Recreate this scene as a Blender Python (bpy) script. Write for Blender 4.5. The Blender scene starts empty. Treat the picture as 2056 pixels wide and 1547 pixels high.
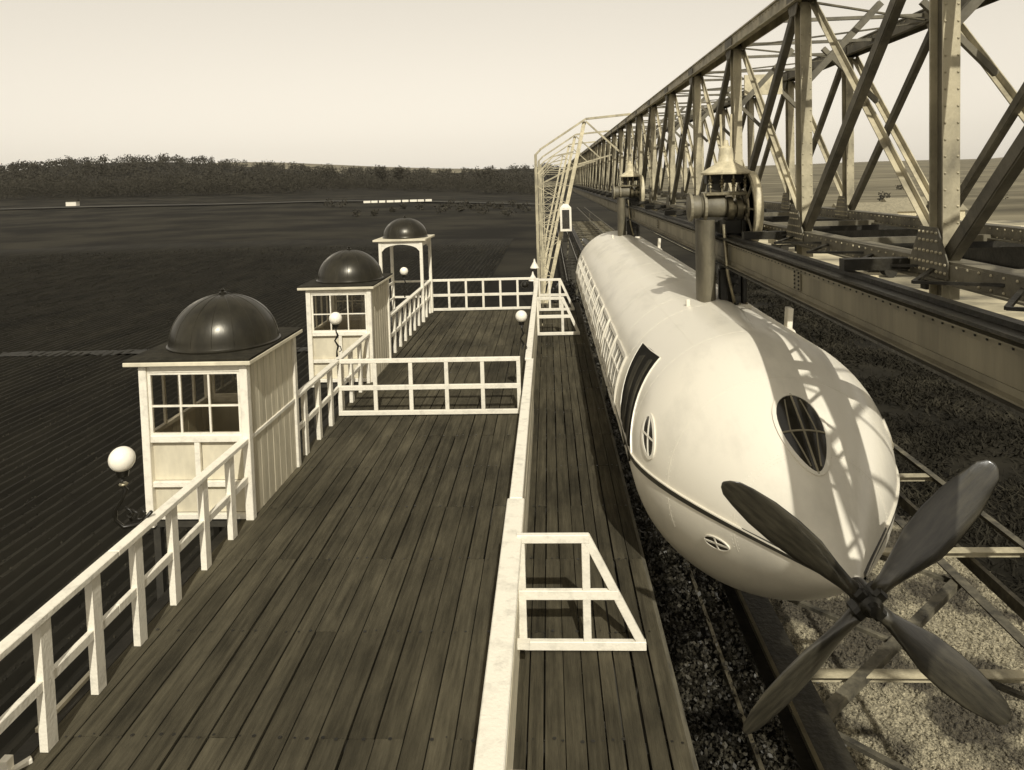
import bpy, math, random
import numpy as np
from mathutils import Vector, Matrix
R = math.radians
rnd = random.Random(7)
nr = np.random.default_rng(11)
S = bpy.context.scene
COL = S.collection

# ------------------------------------------------------------------ camera
cam = bpy.data.objects.new('camera', bpy.data.cameras.new('camera')); COL.objects.link(cam)
yaw, pitch, roll = 0.05108, R(3.0), 0.029
fwd = Vector((-math.sin(yaw)*math.cos(pitch), math.cos(yaw)*math.cos(pitch), -math.sin(pitch)))
r0 = Vector((math.cos(yaw), math.sin(yaw), 0)); u0 = r0.cross(fwd)
up = math.cos(roll)*u0 + math.sin(roll)*r0; rt = math.cos(roll)*r0 - math.sin(roll)*u0
M = Matrix((rt, up, -fwd)).transposed().to_4x4(); M.translation = Vector((0, 0, 4.2))
cam.matrix_world = M
cam.data.sensor_width = 36; cam.data.lens = 25.389; cam.data.shift_y = -0.1631
cam.data.clip_start = .1; cam.data.clip_end = 9000
S.camera = cam
S.render.resolution_x, S.render.resolution_y = 1024, 770

# ------------------------------------------------------------------ light
SUN_E, SUN_A = 42.0, 9.5            # elevation; azimuth measured from behind the camera towards the right
sd = Vector((math.sin(R(SUN_A))*math.cos(R(SUN_E)), -math.cos(R(SUN_A))*math.cos(R(SUN_E)), math.sin(R(SUN_E))))
sl = bpy.data.lights.new('sun', 'SUN'); sl.energy = 4.1; sl.angle = R(0.6); sl.color = (1, .965, .88)
so = bpy.data.objects.new('sun', sl); COL.objects.link(so)
so.rotation_euler = (-sd).to_track_quat('-Z', 'Y').to_euler()
W = bpy.data.worlds.new('World'); S.world = W; W.use_nodes = True
wn, wl = W.node_tree.nodes, W.node_tree.links
bg = wn['Background']
sk = wn.new('ShaderNodeTexSky'); sk.sky_type = 'NISHITA'; sk.sun_disc = False
sk.sun_elevation = R(SUN_E); sk.sun_rotation = math.atan2(sd.x, sd.y)
sk.air_density = 1.0; sk.dust_density = 0.2; sk.ozone_density = 1.0
bw = wn.new('ShaderNodeSeparateColor'); mul = wn.new('ShaderNodeMixRGB'); mul.blend_type = 'MULTIPLY'; mul.inputs[0].default_value = 1
mul.inputs[2].default_value = (1.84, 1.70, 1.45, 1)          # the warm tone of the sepia print
wl.new(sk.outputs[0], bw.inputs[0]); pw = wn.new('ShaderNodeMath'); pw.operation = 'POWER'; pw.inputs[1].default_value = .6; wl.new(bw.outputs[2], pw.inputs[0]); wl.new(pw.outputs[0], mul.inputs[1]); wl.new(mul.outputs[0], bg.inputs[0])
bg.inputs[1].default_value = 0.15
vs = S.view_settings
vs.view_transform = 'Standard'; vs.look = 'None'; vs.gamma = 1; vs.use_curve_mapping = False; vs.exposure = 0.0
S.render.engine = 'CYCLES'

# ------------------------------------------------------------------ materials
def tone(v, t=1.0):
    return (v, v*(1-.12*t), v*(1-.42*t), 1)
def mat(name, v, v2=None, scale=3.0, stretch=(1, 1, 1), rough=.6, metal=0., bump=.0, bscale=None, contrast=(.35, .65), rand=0., coat=0., spec=.5, v3=None, t=1.0, detail=6):
    m = bpy.data.materials.new(name); m.use_nodes = True
    n, l = m.node_tree.nodes, m.node_tree.links
    b = n['Principled BSDF']; b.inputs['Roughness'].default_value = rough; b.inputs['Metallic'].default_value = metal
    b.inputs['Specular IOR Level'].default_value = spec
    if coat: b.inputs['Coat Weight'].default_value = coat; b.inputs['Coat Roughness'].default_value = .15
    if v2 is None: v2 = v*.8
    tc = n.new('ShaderNodeTexCoord'); mp = n.new('ShaderNodeMapping'); mp.inputs['Scale'].default_value = stretch
    l.new(tc.outputs['Object'], mp.inputs[0]); vec = mp.outputs[0]
    oi = n.new('ShaderNodeObjectInfo')
    if rand:
        ad = n.new('ShaderNodeVectorMath'); ad.operation = 'ADD'
        cx = n.new('ShaderNodeVectorMath'); cx.operation = 'SCALE'; cx.inputs[0].default_value = (37, 91, 53); l.new(oi.outputs['Random'], cx.inputs['Scale'])
        l.new(vec, ad.inputs[0]); l.new(cx.outputs[0], ad.inputs[1]); vec = ad.outputs[0]
    no = n.new('ShaderNodeTexNoise'); no.inputs['Scale'].default_value = scale; no.inputs['Detail'].default_value = detail; no.inputs['Roughness'].default_value = .62
    l.new(vec, no.inputs['Vector'])
    rp = n.new('ShaderNodeValToRGB'); e = rp.color_ramp.elements
    e[0].position, e[1].position = contrast; e[0].color = tone(v2, t); e[1].color = tone(v, t)
    if v3 is not None:
        k = e.new(min(.98, contrast[1]+.12)); k.color = tone(v3, t)
    l.new(no.outputs[0], rp.inputs[0]); colr = rp.outputs[0]
    if rand:
        mm = n.new('ShaderNodeMapRange'); mm.inputs['To Min'].default_value = 1-rand; mm.inputs['To Max'].default_value = 1+rand
        l.new(oi.outputs['Random'], mm.inputs['Value'])
        sc = n.new('ShaderNodeVectorMath'); sc.operation = 'SCALE'; l.new(colr, sc.inputs[0]); l.new(mm.outputs[0], sc.inputs['Scale']); colr = sc.outputs[0]
    l.new(colr, b.inputs['Base Color'])
    mr = n.new('ShaderNodeMapRange'); mr.inputs['To Min'].default_value = min(1, rough+.12); mr.inputs['To Max'].default_value = max(.05, rough-.1)
    l.new(no.outputs[0], mr.inputs['Value']); l.new(mr.outputs[0], b.inputs['Roughness'])
    if bump:
        nb = n.new('ShaderNodeTexNoise'); nb.inputs['Scale'].default_value = bscale or scale*4; nb.inputs['Detail'].default_value = 5; l.new(vec, nb.inputs['Vector'])
        bp = n.new('ShaderNodeBump'); bp.inputs['Strength'].default_value = bump; bp.inputs['Distance'].default_value = .02
        l.new(nb.outputs[0], bp.inputs['Height']); l.new(bp.outputs[0], b.inputs['Normal'])
    return m
MW = mat('white_paint', .76, .54, 7, (1, 1, 1), .5, bump=.25, bscale=40, contrast=(.25, .5), t=.55, rand=.05)
MFENCE = mat('weathered_white_boards', .74, .36, 5, (6, .35, 6), .6, bump=.3, bscale=12, contrast=(.30, .50), t=.8, rand=.05)
MWB = mat('cream_board_paint', .66, .50, 4, (1, 1, .4), .55, bump=.15, t=.8, rand=.10)
MHULL = mat('cream_hull_enamel', .71, .54, 1.6, (1, .45, .6), .36, bump=.16, bscale=2.6, contrast=(.26, .50), t=.55, coat=.25)
MSTRIPE = mat('dark_waist_band', .02, .012, 6, rough=.35)
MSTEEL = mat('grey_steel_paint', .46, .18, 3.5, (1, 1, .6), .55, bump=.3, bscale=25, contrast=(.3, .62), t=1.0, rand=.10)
MSTEEL2 = mat('dull_steel_and_recess_shade', .15, .06, 3.5, (1, 1, .6), .6, bump=.3, bscale=25, contrast=(.3, .62), rand=.12)  # dull steel; on the post webs it carries painted recess shade
MGIRD = mat('weathered_girder_paint', .26, .15, 3, (1, 1, .12), .6, bump=.3, bscale=20, contrast=(.3, .68), t=1.0, rand=.08)
MDSTEEL = mat('dark_steel', .035, .015, 5, rough=.45, bump=.3, bscale=20, metal=.2)
MIRON = mat('black_iron', .02, .01, 8, rough=.35, metal=.3)
MALU = mat('machine_metal', .42, .2, 8, rough=.34, metal=.75, bump=.2, bscale=30)
MCAP = mat('pale_cap_paint', .66, .40, 7, rough=.5, bump=.2)
MPLANK = mat('deck_plank_wood', .084, .034, 2.2, (9, .55, 9), .85, spec=.08, bump=.7, bscale=9, contrast=(.28, .72), rand=.20)
_n, _l = MPLANK.node_tree.nodes, MPLANK.node_tree.links           # scuffed walking paths and stains that cross the planks
_b = _n['Principled BSDF']; _src = _b.inputs['Base Color'].links[0].from_socket
_ge = _n.new('ShaderNodeNewGeometry'); _mp = _n.new('ShaderNodeMapping'); _mp.inputs['Scale'].default_value = (1.1, .45, 1); _l.new(_ge.outputs['Position'], _mp.inputs[0])
_nz = _n.new('ShaderNodeTexNoise'); _nz.inputs['Scale'].default_value = 1.0; _nz.inputs['Detail'].default_value = 7; _nz.inputs['Roughness'].default_value = .7; _l.new(_mp.outputs[0], _nz.inputs['Vector'])
_r = _n.new('ShaderNodeValToRGB'); _r.color_ramp.elements[0].position = .36; _r.color_ramp.elements[1].position = .66; _r.color_ramp.elements[0].color = (.62, .62, .62, 1); _r.color_ramp.elements[1].color = (1.4, 1.38, 1.34, 1)
_mx = _n.new('ShaderNodeMixRGB'); _mx.blend_type = 'MULTIPLY'; _mx.inputs[0].default_value = 1; _l.new(_nz.outputs[0], _r.inputs[0]); _l.new(_src, _mx.inputs[1]); _l.new(_r.outputs[0], _mx.inputs[2]); _l.new(_mx.outputs[0], _b.inputs['Base Color'])
MJOIST = mat('deck_timber', .04, .02, 4, rough=.8, bump=.4)
MDOME = mat('dark_dome_metal', .05, .022, 3.2, (1, 1, .3), .30, metal=.5, bump=.22, bscale=5)
MROOF = mat('dark_roofing_felt', .035, .018, 8, rough=.9, bump=.3, spec=.15)
MGLASS = mat('dark_window_glass', .035, .015, 2, rough=.10, spec=.8)
MPROP = mat('varnished_propeller_wood', .048, .018, 5, (6, 6, .8), .34, coat=.5, bump=.1)
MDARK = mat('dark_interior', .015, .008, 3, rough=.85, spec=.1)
MDOOR = mat('dull_door_panel', .06, .02, 3, (1, .3, 1), .75, spec=.12)
MSOIL = mat('ploughed_soil', .021, .009, .55, (1, .35, 1), .95, bump=.8, bscale=5, contrast=(.3, .7), v3=.034, spec=.15)
MGRASS = mat('dark_pasture', .027, .009, .06, (1, 1.5, 1), .95, bump=.6, bscale=1.5, contrast=(.42, .60), spec=.1, detail=12)
MPALE = mat('pale_stubble_and_haze', .20, .075, .012, (1, 3.5, 1), .95, bump=.3, bscale=2, contrast=(.38, .6), spec=.1, detail=12)
MLEAF = mat('dark_foliage', .05, .018, .35, rough=.75, contrast=(.32, .66), spec=.2)
MLEAFP = mat('dusty_foliage', .05, .012, 1.3, rough=.5, contrast=(.35, .62), v3=.075, spec=.35)
MBARK = mat('bark', .05, .03, 8, rough=.9)
MGRAV = mat('gravel_stones', .40, .09, 34, rough=.9, bump=1.0, bscale=60, contrast=(.36, .62), v3=.62)
_n, _l = MGRAV.node_tree.nodes, MGRAV.node_tree.links            # shadow masses painted into the stone colour as dark patches
_b = _n['Principled BSDF']; _src = _b.inputs['Base Color'].links[0].from_socket
_tc = _n.new('ShaderNodeTexCoord'); _nz = _n.new('ShaderNodeTexNoise'); _nz.inputs['Scale'].default_value = .9; _nz.inputs['Detail'].default_value = 4; _l.new(_tc.outputs['Object'], _nz.inputs['Vector'])
_r = _n.new('ShaderNodeValToRGB'); _r.color_ramp.elements[0].position = .44; _r.color_ramp.elements[1].position = .56; _r.color_ramp.elements[0].color = (.22, .21, .2, 1)
_mx = _n.new('ShaderNodeMixRGB'); _mx.blend_type = 'MULTIPLY'; _mx.inputs[0].default_value = 1; _l.new(_nz.outputs[0], _r.inputs[0]); _l.new(_src, _mx.inputs[1]); _l.new(_r.outputs[0], _mx.inputs[2]); _l.new(_mx.outputs[0], _b.inputs['Base Color'])
MYARD = mat('pale_yard_ground', .50, .10, .09, (1, 1.6, 1), .9, contrast=(.40, .60), detail=12)
MRAILS = mat('rail_steel', .25, .12, 5, rough=.3, metal=.8)
MSLEEP = mat('sleeper_wood', .05, .03, 6, rough=.9)
# globe: opal glass
MGLOBE = bpy.data.materials.new('opal_globe_glass'); MGLOBE.use_nodes = True
_b = MGLOBE.node_tree.nodes['Principled BSDF']; _b.inputs['Base Color'].default_value = tone(.84, .5); _b.inputs['Roughness'].default_value = .28
_b.inputs['Subsurface Weight'].default_value = .35; _b.inputs['Subsurface Radius'].default_value = (.1, .1, .1)
# clear window glass of the booths
MCLEAR = bpy.data.materials.new('clear_window_glass'); MCLEAR.use_nodes = True
_n, _l = MCLEAR.node_tree.nodes, MCLEAR.node_tree.links
_t = _n.new('ShaderNodeBsdfTransparent'); _t.inputs[0].default_value = (.9, .88, .83, 1); _g = _n.new('ShaderNodeBsdfGlossy'); _g.inputs['Roughness'].default_value = .03
_m = _n.new('ShaderNodeMixShader'); _m.inputs[0].default_value = .16
_l.new(_t.outputs[0], _m.inputs[1]); _l.new(_g.outputs[0], _m.inputs[2]); _l.new(_m.outputs[0], _n['Material Output'].inputs[0])

# ------------------------------------------------------------------ mesh helpers
class MB:
    def __init__(s): s.v = []; s.f = []
    def add(s, vs, fs):
        o = len(s.v); s.v += [tuple(p) for p in vs]; s.f += [tuple(i+o for i in f) for f in fs]; return s
    def box(s, x0, x1, y0, y1, z0, z1):
        return s.add([(x0,y0,z0),(x1,y0,z0),(x1,y1,z0),(x0,y1,z0),(x0,y0,z1),(x1,y0,z1),(x1,y1,z1),(x0,y1,z1)],
                     [(0,3,2,1),(4,5,6,7),(0,1,5,4),(1,2,6,5),(2,3,7,6),(3,0,4,7)])
    def beam(s, a, b, w, h, up=(0, 0, 1)):
        a, b = Vector(a), Vector(b); d = (b-a).normalized(); u = Vector(up)
        if abs(d.dot(u)) > .98: u = Vector((0, 1, 0)) if abs(d.y) < .9 else Vector((1, 0, 0))
        r = d.cross(u).normalized(); u = r.cross(d)
        vs = [p + r*(sx*w/2) + u*(sz*h/2) for p in (a, b) for sx, sz in ((-1,-1),(1,-1),(1,1),(-1,1))]
        return s.add(vs, [(0,1,2,3),(7,6,5,4),(0,4,5,1),(1,5,6,2),(2,6,7,3),(3,7,4,0)])
    def tube(s, pts, rad, n=8, cap=True):
        pts = [Vector(p) for p in pts]; k = len(pts); rad = rad if isinstance(rad, (list, tuple)) else [rad]*k
        vs = []; pr = None
        for i, p in enumerate(pts):
            d = (pts[min(i+1, k-1)]-pts[max(i-1, 0)]).normalized()
            if pr is None:
                q = Vector((0, 0, 1)) if abs(d.z) < .9 else Vector((1, 0, 0)); pr = d.cross(q).normalized()
            else: pr = (pr - d*pr.dot(d)).normalized()
            q = d.cross(pr)
            for j in range(n):
                t = 2*math.pi*j/n; vs.append(p + (pr*math.cos(t)+q*math.sin(t))*rad[i])
        fs = [(i*n+j, i*n+(j+1) % n, (i+1)*n+(j+1) % n, (i+1)*n+j) for i in range(k-1) for j in range(n)]
        if cap: fs += [tuple(range(n))[::-1], tuple(range((k-1)*n, k*n))]
        return s.add(vs, fs)
    def lathe(s, prof, c=(0, 0, 0), n=24, axis='z'):
        vs = []
        for r, h in prof:
            for j in range(n):
                t = 2*math.pi*j/n; a, b = r*math.cos(t), r*math.sin(t)
                p = (a, b, h) if axis == 'z' else ((h, a, b) if axis == 'x' else (b, h, a))
                vs.append((c[0]+p[0], c[1]+p[1], c[2]+p[2]))
        k = len(prof)
        fs = [(i*n+j, i*n+(j+1) % n, (i+1)*n+(j+1) % n, (i+1)*n+j) for i in range(k-1) for j in range(n)]
        fs += [tuple(range(n))[::-1], tuple(range((k-1)*n, k*n))]
        return s.add(vs, fs)
    def mesh(s, name, m, smooth=False):
        me = bpy.data.meshes.new(name); me.from_pydata(s.v, [], s.f); me.materials.append(m)
        if smooth: me.shade_smooth()
        me.update(); return me
    def build(s, name, m, parent=None, smooth=False, bevel=0, loc=None, kind=None):
        o = bpy.data.objects.new(name, s.mesh(name, m, smooth)); COL.objects.link(o)
        if parent: o.parent = parent
        if loc: o.location = loc
        if bevel:
            b = o.modifiers.new('bevel', 'BEVEL'); b.width = bevel; b.segments = 1; b.limit_method = 'ANGLE'
        if smooth == 'auto':
            o.data.set_sharp_from_angle(angle=R(35))
        if kind: o['kind'] = kind
        return o
def tag(o, label=None, cat=None, group=None, kind=None):
    if label: o['label'] = label
    if cat: o['category'] = cat
    if group: o['group'] = group
    if kind: o['kind'] = kind
    return o
def thing(name, label, cat, loc=(0, 0, 0), group=None, kind=None):
    o = bpy.data.objects.new(name, None); o.empty_display_size = .2; COL.objects.link(o); o.location = loc
    return tag(o, label, cat, group, kind)
def kids(o): return [c for c in COL.objects if c.parent == o]
def dup(o, loc, label, parent=None):
    tree = {}
    for c in COL.objects:
        if c.parent: tree.setdefault(c.parent.name, []).append(c)
    def rec(a, par):
        c = a.copy(); COL.objects.link(c); c.parent = par
        for ch in tree.get(a.name, []): rec(ch, c)
        return c
    c = rec(o, parent); c.location = loc
    if label: c['label'] = label
    return c
def inst(name, mesh, parent, loc=(0, 0, 0), rot=None, scale=None):
    o = bpy.data.objects.new(name, mesh); COL.objects.link(o); o.parent = parent; o.location = loc
    if rot: o.rotation_euler = rot
    if scale: o.scale = scale
    return o
def unit_box(m, name='unit'):
    return MB().box(-.5, .5, -.5, .5, -.5, .5).mesh(name, m)
def sm(a, b, x):
    t = np.clip((x-a)/(b-a), 0, 1); return t*t*(3-2*t)

# ------------------------------------------------------------------ terrain
GZ = -5.0
def terr(x, y):
    x = np.asarray(x, float); y = np.asarray(y, float)
    left = sm(60, -60, x+.10*y)
    z = GZ + 5.6*sm(60, 330, y)*left + .9*sm(120, 330, y)*sm(-120, -260, x)
    z = z + 29*np.exp(-((x+400)/190)**2 - ((y-680)/210)**2) + 12*np.exp(-((x+60)/200)**2-((y-820)/200)**2)
    z = z + (1-left)*(25*sm(150, 1700, y)) + 10*sm(700, 1800, y)*left
    z = z + .25*np.sin(x/17+1)*np.sin(y/23)*sm(40, 90, y) + 1.2*np.sin(x/90)*np.sin(y/130+2)*sm(150, 400, y)
    return z
def grid_obj(name, xs, ys, fz, m, kind='structure', label=None):
    X, Y = np.meshgrid(xs, ys); Z = fz(X, Y); nx, ny = len(xs), len(ys)
    v = np.stack([X, Y, Z], -1).reshape(-1, 3)
    i = np.arange((ny-1)*nx).reshape(ny-1, nx)[:, :-1].ravel()
    f = np.stack([i, i+1, i+nx+1, i+nx], 1)
    me = bpy.data.meshes.new(name); me.from_pydata(v.tolist(), [], f.tolist()); me.materials.append(m); me.shade_smooth()
    o = bpy.data.objects.new(name, me); COL.objects.link(o); o['kind'] = kind
    if label: o['label'] = label
    return o
xs = np.concatenate([-np.geomspace(2600, 12, 90), np.linspace(-8, 12, 8), np.geomspace(16, 2600, 60)])
ys = np.concatenate([np.linspace(-60, 60, 25), np.geomspace(66, 4200, 150)])
pasture = grid_obj('pasture', xs, ys, terr, MGRASS)
# paler fields to the right of the line
grid_obj('stubble_field', np.concatenate([np.linspace(34, 64, 8), np.geomspace(66, 2400, 50)]), np.concatenate([np.linspace(70, 92, 5), np.geomspace(96, 4100, 90)]),
         lambda x, y: terr(x, y)+.05+.0004*y, MPALE)
def fridge(x, y): return 6+np.clip(1-((y-2600)/500)**2, 0, 1)*(96*np.exp(-((x+1150)/520)**2)+42*np.exp(-((x+250)/480)**2)+58*np.exp(-((x-2300)/900)**2)+5*np.sin(x/140))
grid_obj('far_ridge', np.linspace(-3200, 3600, 130), np.linspace(2110, 3090, 16), fridge, MPALE)  # distance haze put into the ridge's colour by the pale stubble material
# ploughed rows on the left: real ridges parallel to the track
pitch_r = .46; nrow = 190
xr = []
for i in range(nrow):
    x0 = -5.6-i*pitch_r; xr += [(x0, .0), (x0-.12, .17), (x0-.23, .17), (x0-.35, .0)]
xr = xr[::-1]; xa = np.array([p[0] for p in xr]); za = np.array([p[1] for p in xr])
yr = np.concatenate([np.linspace(2, 60, 90), np.linspace(61, 112, 52)])
jit = nr.normal(0, .012, (len(yr), len(xa)))
def fz(X, Y): return terr(X, Y)+.03+np.broadcast_to(za, X.shape)*(1-.97*sm(85, 111, Y))+jit*(1-.9*sm(85, 111, Y))
pf = grid_obj('ploughed_field', xa, yr, fz, MSOIL); pf.data.shade_flat()
g = np.random.default_rng(21); n = 90000                                # crop tufts standing on the ridges
row = (g.random(n)**1.3*150).astype(int); yy = 5+95*g.random(n)**1.35; xx = -5.6-row*pitch_r-.175+g.normal(0, .035, n)
keep = (xx > -(yy*.80+6)) & (g.random(n) < .55+.45*np.sin(row*.9+np.sin(yy*.15)*2)*np.cos(yy*.21)); xx, yy = xx[keep], yy[keep]; n = len(xx)
zz = terr(xx, yy)+.17; d = g.normal(size=(n, 3)); d /= np.linalg.norm(d, axis=1, keepdims=True); e = np.cross(d, [0, 0, 1.]); e /= np.linalg.norm(e, axis=1, keepdims=True)
sz = (.028+.0006*yy)[:, None]; C0 = np.stack([xx, yy, zz+.02+g.random(n)*.05], 1)
CROP_V = np.stack([C0-d*sz, C0+e*sz*.7, C0+d*sz, C0-e*sz*.7], 1).reshape(-1, 3)
# field paths: thin paler strips
mp = mat('worn_field_path', .024, .012, .5, rough=.95, contrast=(.3, .6))
grid_obj('field_path', np.linspace(-60, -9, 90), np.array([38.4, 38.8, 39.2, 39.5]), lambda x, y: terr(x, y)+.19+.02*np.sin(x)+nr.normal(0, .03, x.shape), mp)
grid_obj('far_lane', np.linspace(-210, 6, 60), np.array([226, 229, 232.]), lambda x, y: terr(x, y)+.35, mat('dusty_lane', .045, .02, .08, rough=.95))
# pale yard and gravel strip beside / under the line
grid_obj('goods_yard_ground', np.linspace(17, 95, 30), np.linspace(42, 122, 40), lambda x, y: terr(x, y)+.12, MYARD)
gr = grid_obj('gravel_bed', np.linspace(3.9, 9.4, 90), np.linspace(3, 19, 200), lambda x, y: GZ+.08+nr.normal(0, .022, x.shape), MGRAV)
gr.data.shade_flat()

# ------------------------------------------------------------------ foliage helpers
def leaves(n, centre, radii, size, shell=.55, seed=0, flat=0.3):
    g = np.random.default_rng(seed)
    d = g.normal(size=(n, 3)); d /= np.linalg.norm(d, axis=1, keepdims=True)
    rr = shell+(1-shell)*g.random((n, 1))
    lob = 1+.22*np.sin(d[:, :1]*5+seed)*np.cos(d[:, 1:2]*4+seed*2)+.15*np.sin(d[:, 2:3]*7+seed)
    c = np.array(centre)+d*rr*lob*np.array(radii)
    a = g.normal(size=(n, 3)); a /= np.linalg.norm(a, axis=1, keepdims=True)
    b = np.cross(a, g.normal(size=(n, 3))); b /= np.linalg.norm(b, axis=1, keepdims=True)
    s = size*(.6+.8*g.random((n, 1)))
    v = np.stack([c-a*s, c+b*s*.7, c+a*s, c-b*s*.7], 1).reshape(-1, 3)
    return v
def leaf_obj(name, V, m, parent=None):
    n = len(V)//4; me = bpy.data.meshes.new(name)
    me.vertices.add(len(V)); me.vertices.foreach_set('co', V.astype('f').ravel())
    me.loops.add(n*4); me.loops.foreach_set('vertex_index', np.arange(n*4, dtype='i'))
    me.polygons.add(n); me.polygons.foreach_set('loop_start', np.arange(n, dtype='i')*4); me.polygons.foreach_set('loop_total', np.full(n, 4, 'i'))
    me.materials.append(m); me.update(calc_edges=True); me.validate()
    o = bpy.data.objects.new(name, me); COL.objects.link(o)
    if parent: o.parent = parent
    return o
tag(leaf_obj('crop_rows', CROP_V, mat('crop_leaves', .034, .012, .25, rough=.8, contrast=(.36, .64), v3=.06, spec=.15)), 'dark low crop plants in long straight rows left of the platform', 'crop', kind='stuff')
# far wood, one mass
def sd_px(px): return (px-1100)/1450.
parts = []; k = 0
for row, (y0, cnt) in enumerate([(306, 170), (322, 150), (345, 140), (375, 120)]):
    for i in range(cnt):
        px = -60 + 1190*(i+rnd.random())/cnt; y = y0+rnd.uniform(-9, 9)+(34 if px > 620 else 0)*(1+row*.3); x = sd_px(px)*y
        z = float(terr(x, y)); h = rnd.uniform(4.5, 9.5)*(1.0 if px < 680 else .80)*(1+.25*math.sin(px/47+row)); w = rnd.uniform(2.6, 4.8)
        parts.append(leaves(int(260*w/3.5), (x, y, z+h*.55), (w, w, h*.52), .22, .62, k)); k += 1
for i in range(700):                                                      # trees over the hill behind
    px = -60+900*rnd.random(); y = rnd.uniform(400, 720); x = sd_px(px)*y
    if math.sin(x/31+1.3)*math.sin(y/43) > .42: continue
    z = float(terr(x, y)); h = rnd.uniform(5, 9); w = rnd.uniform(3, 6)
    parts.append(leaves(90, (x, y, z+h*.5), (w, w, h*.5), .62, .5, k)); k += 1
for i in range(170):
    px = 700+420*rnd.random(); y = rnd.uniform(520, 760); x = sd_px(px)*y
    z = float(terr(x, y)); h = rnd.uniform(6, 9); w = rnd.uniform(3, 6)
    parts.append(leaves(90, (x, y, z+h*.5), (w, w, h*.5), .62, .5, k)); k += 1
wood = leaf_obj('distant_wood', np.concatenate(parts), MLEAF)
tag(wood, 'long dark belt of woodland across the horizon left of the line', 'woodland', kind='stuff')
# trees that stand out of the wood
for i, (px, y, h, w, lb) in enumerate([(168, 330, 19, 8.5, 'broad flat-topped dark tree clump standing highest at the left end of the wood'),
        (655, 350, 13, 5, 'rounded dark tree rising from the middle of the wood'),
        (762, 352, 12.5, 3.4, 'left one of two small round trees breaking the skyline behind the farthest dome'),
        (800, 352, 12.5, 3.0, 'right one of two small round trees breaking the skyline behind the farthest dome'),
        (980, 356, 12.5, 6.5, 'broad dark tree on the skyline just left of the iron gantry')]):
    x = sd_px(px)*y; z = float(terr(x, y))
    t = thing('distant_tree', lb, 'tree', (x, y, z), 'trees that stand out of the far wood')
    MB().tube([(0, 0, 0), (.1, 0, h*.3), (0, .1, h*.6)], [.5, .4, .2], 7).build('trunk', MBARK, t)
    leaf_obj('crown', leaves(900, (0, 0, h*.62), (w, w*.8, h*.36), .33, .4, 900+i), MLEAF, t)
# hedge bushes in the middle distance
for i in range(22):
    px = 884+12*i+rnd.uniform(-3, 3) if i < 15 else 650+32*(i-15)+rnd.uniform(-8, 8); y = rnd.uniform(165, 225); x = sd_px(px)*y; z = float(terr(x, y)); w = rnd.uniform(.9, 2.0)
    o = leaf_obj('field_bush', leaves(90, (0, 0, w*.6), (w, w, w*.8), .25, .4, 300+i), MLEAF)
    num = ['first', 'second', 'third', 'fourth', 'fifth', 'sixth', 'seventh', 'eighth', 'ninth', 'tenth', 'eleventh', 'twelfth', 'thirteenth', 'fourteenth', 'fifteenth']
    lb = ('dark round bush, %s from the left in the row between farthest dome and gantry' % num[i]) if i < 15 else ('dark round bush, %s from the left in the pasture left of the farthest dome' % num[i-15])
    o.location = (x, y, z); tag(o, lb, 'bush', 'bushes scattered over the far pasture')
for i, (px, py_y) in enumerate([(1757, 210), (1905, 260), (1975, 200), (1790, 330)]):
    x = sd_px(px)*py_y; z = float(terr(x, py_y))
    o = leaf_obj('stubble_bush', leaves(120, (0, 0, 1.3), (2.2, 2.0, 1.6), .35, .4, 700+i), MLEAF); o.location = (x, py_y, z)
    tag(o, ['dark bush seen through the girders between two bridge posts', 'dark bush in the pale field just right of the thick bridge post', 'dark bush farthest right in the pale field', 'smaller dark bush high in the pale field'][i], 'bush', 'bushes in the pale field')
# undergrowth beside and below the car
U = []; k = 2000
for i in range(1900):
    y = 4+56*rnd.random()**1.5; x = rnd.uniform(.6, 4.2); big = rnd.random() < .35
    U.append(leaves(60, (x, y, GZ+.22), (.45, .45, .75 if big else .30), .019+.0016*y, .2, k)); k += 1
tag(leaf_obj('undergrowth', np.concatenate(U), MLEAFP), 'tangle of dark weeds and brambles in the gap beside the car', 'undergrowth', kind='stuff')
g = np.random.default_rng(8); n = 130000                                # rough grass: upright blades, in drifts
x = g.uniform(3.6, 20, n); y = 5+62*g.random(n)**1.4
keep = ~((x < 9.3) & (y < 17.6)) & (np.sin(x*1.3+np.sin(y*.7)*2)+np.sin(y*1.1+x*.4)+g.normal(0, .7, n) > -.6); x, y = x[keep], y[keep]; n = len(x)
h = g.uniform(.05, .20, n); wd = .012+.0010*y; a = g.uniform(0, math.pi, n); lx, ly = g.normal(0, .16, n), g.normal(0, .16, n)
dx, dy = np.cos(a)*wd, np.sin(a)*wd
V = np.stack([np.stack([x-dx, y-dy, np.full(n, GZ)], 1), np.stack([x+dx, y+dy, np.full(n, GZ)], 1), np.stack([x+lx+dx*.3, y+ly+dy*.3, GZ+h], 1), np.stack([x+lx-dx*.3, y+ly-dy*.3, GZ+h], 1)], 1).reshape(-1, 3)
tag(leaf_obj('rough_grass', V, mat('dry_rough_grass', .026, .010, .5, rough=.8, contrast=(.36, .62), v3=.05, spec=.1)), 'dark rough grass on the ground under the bridge', 'grass', kind='stuff')
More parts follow.
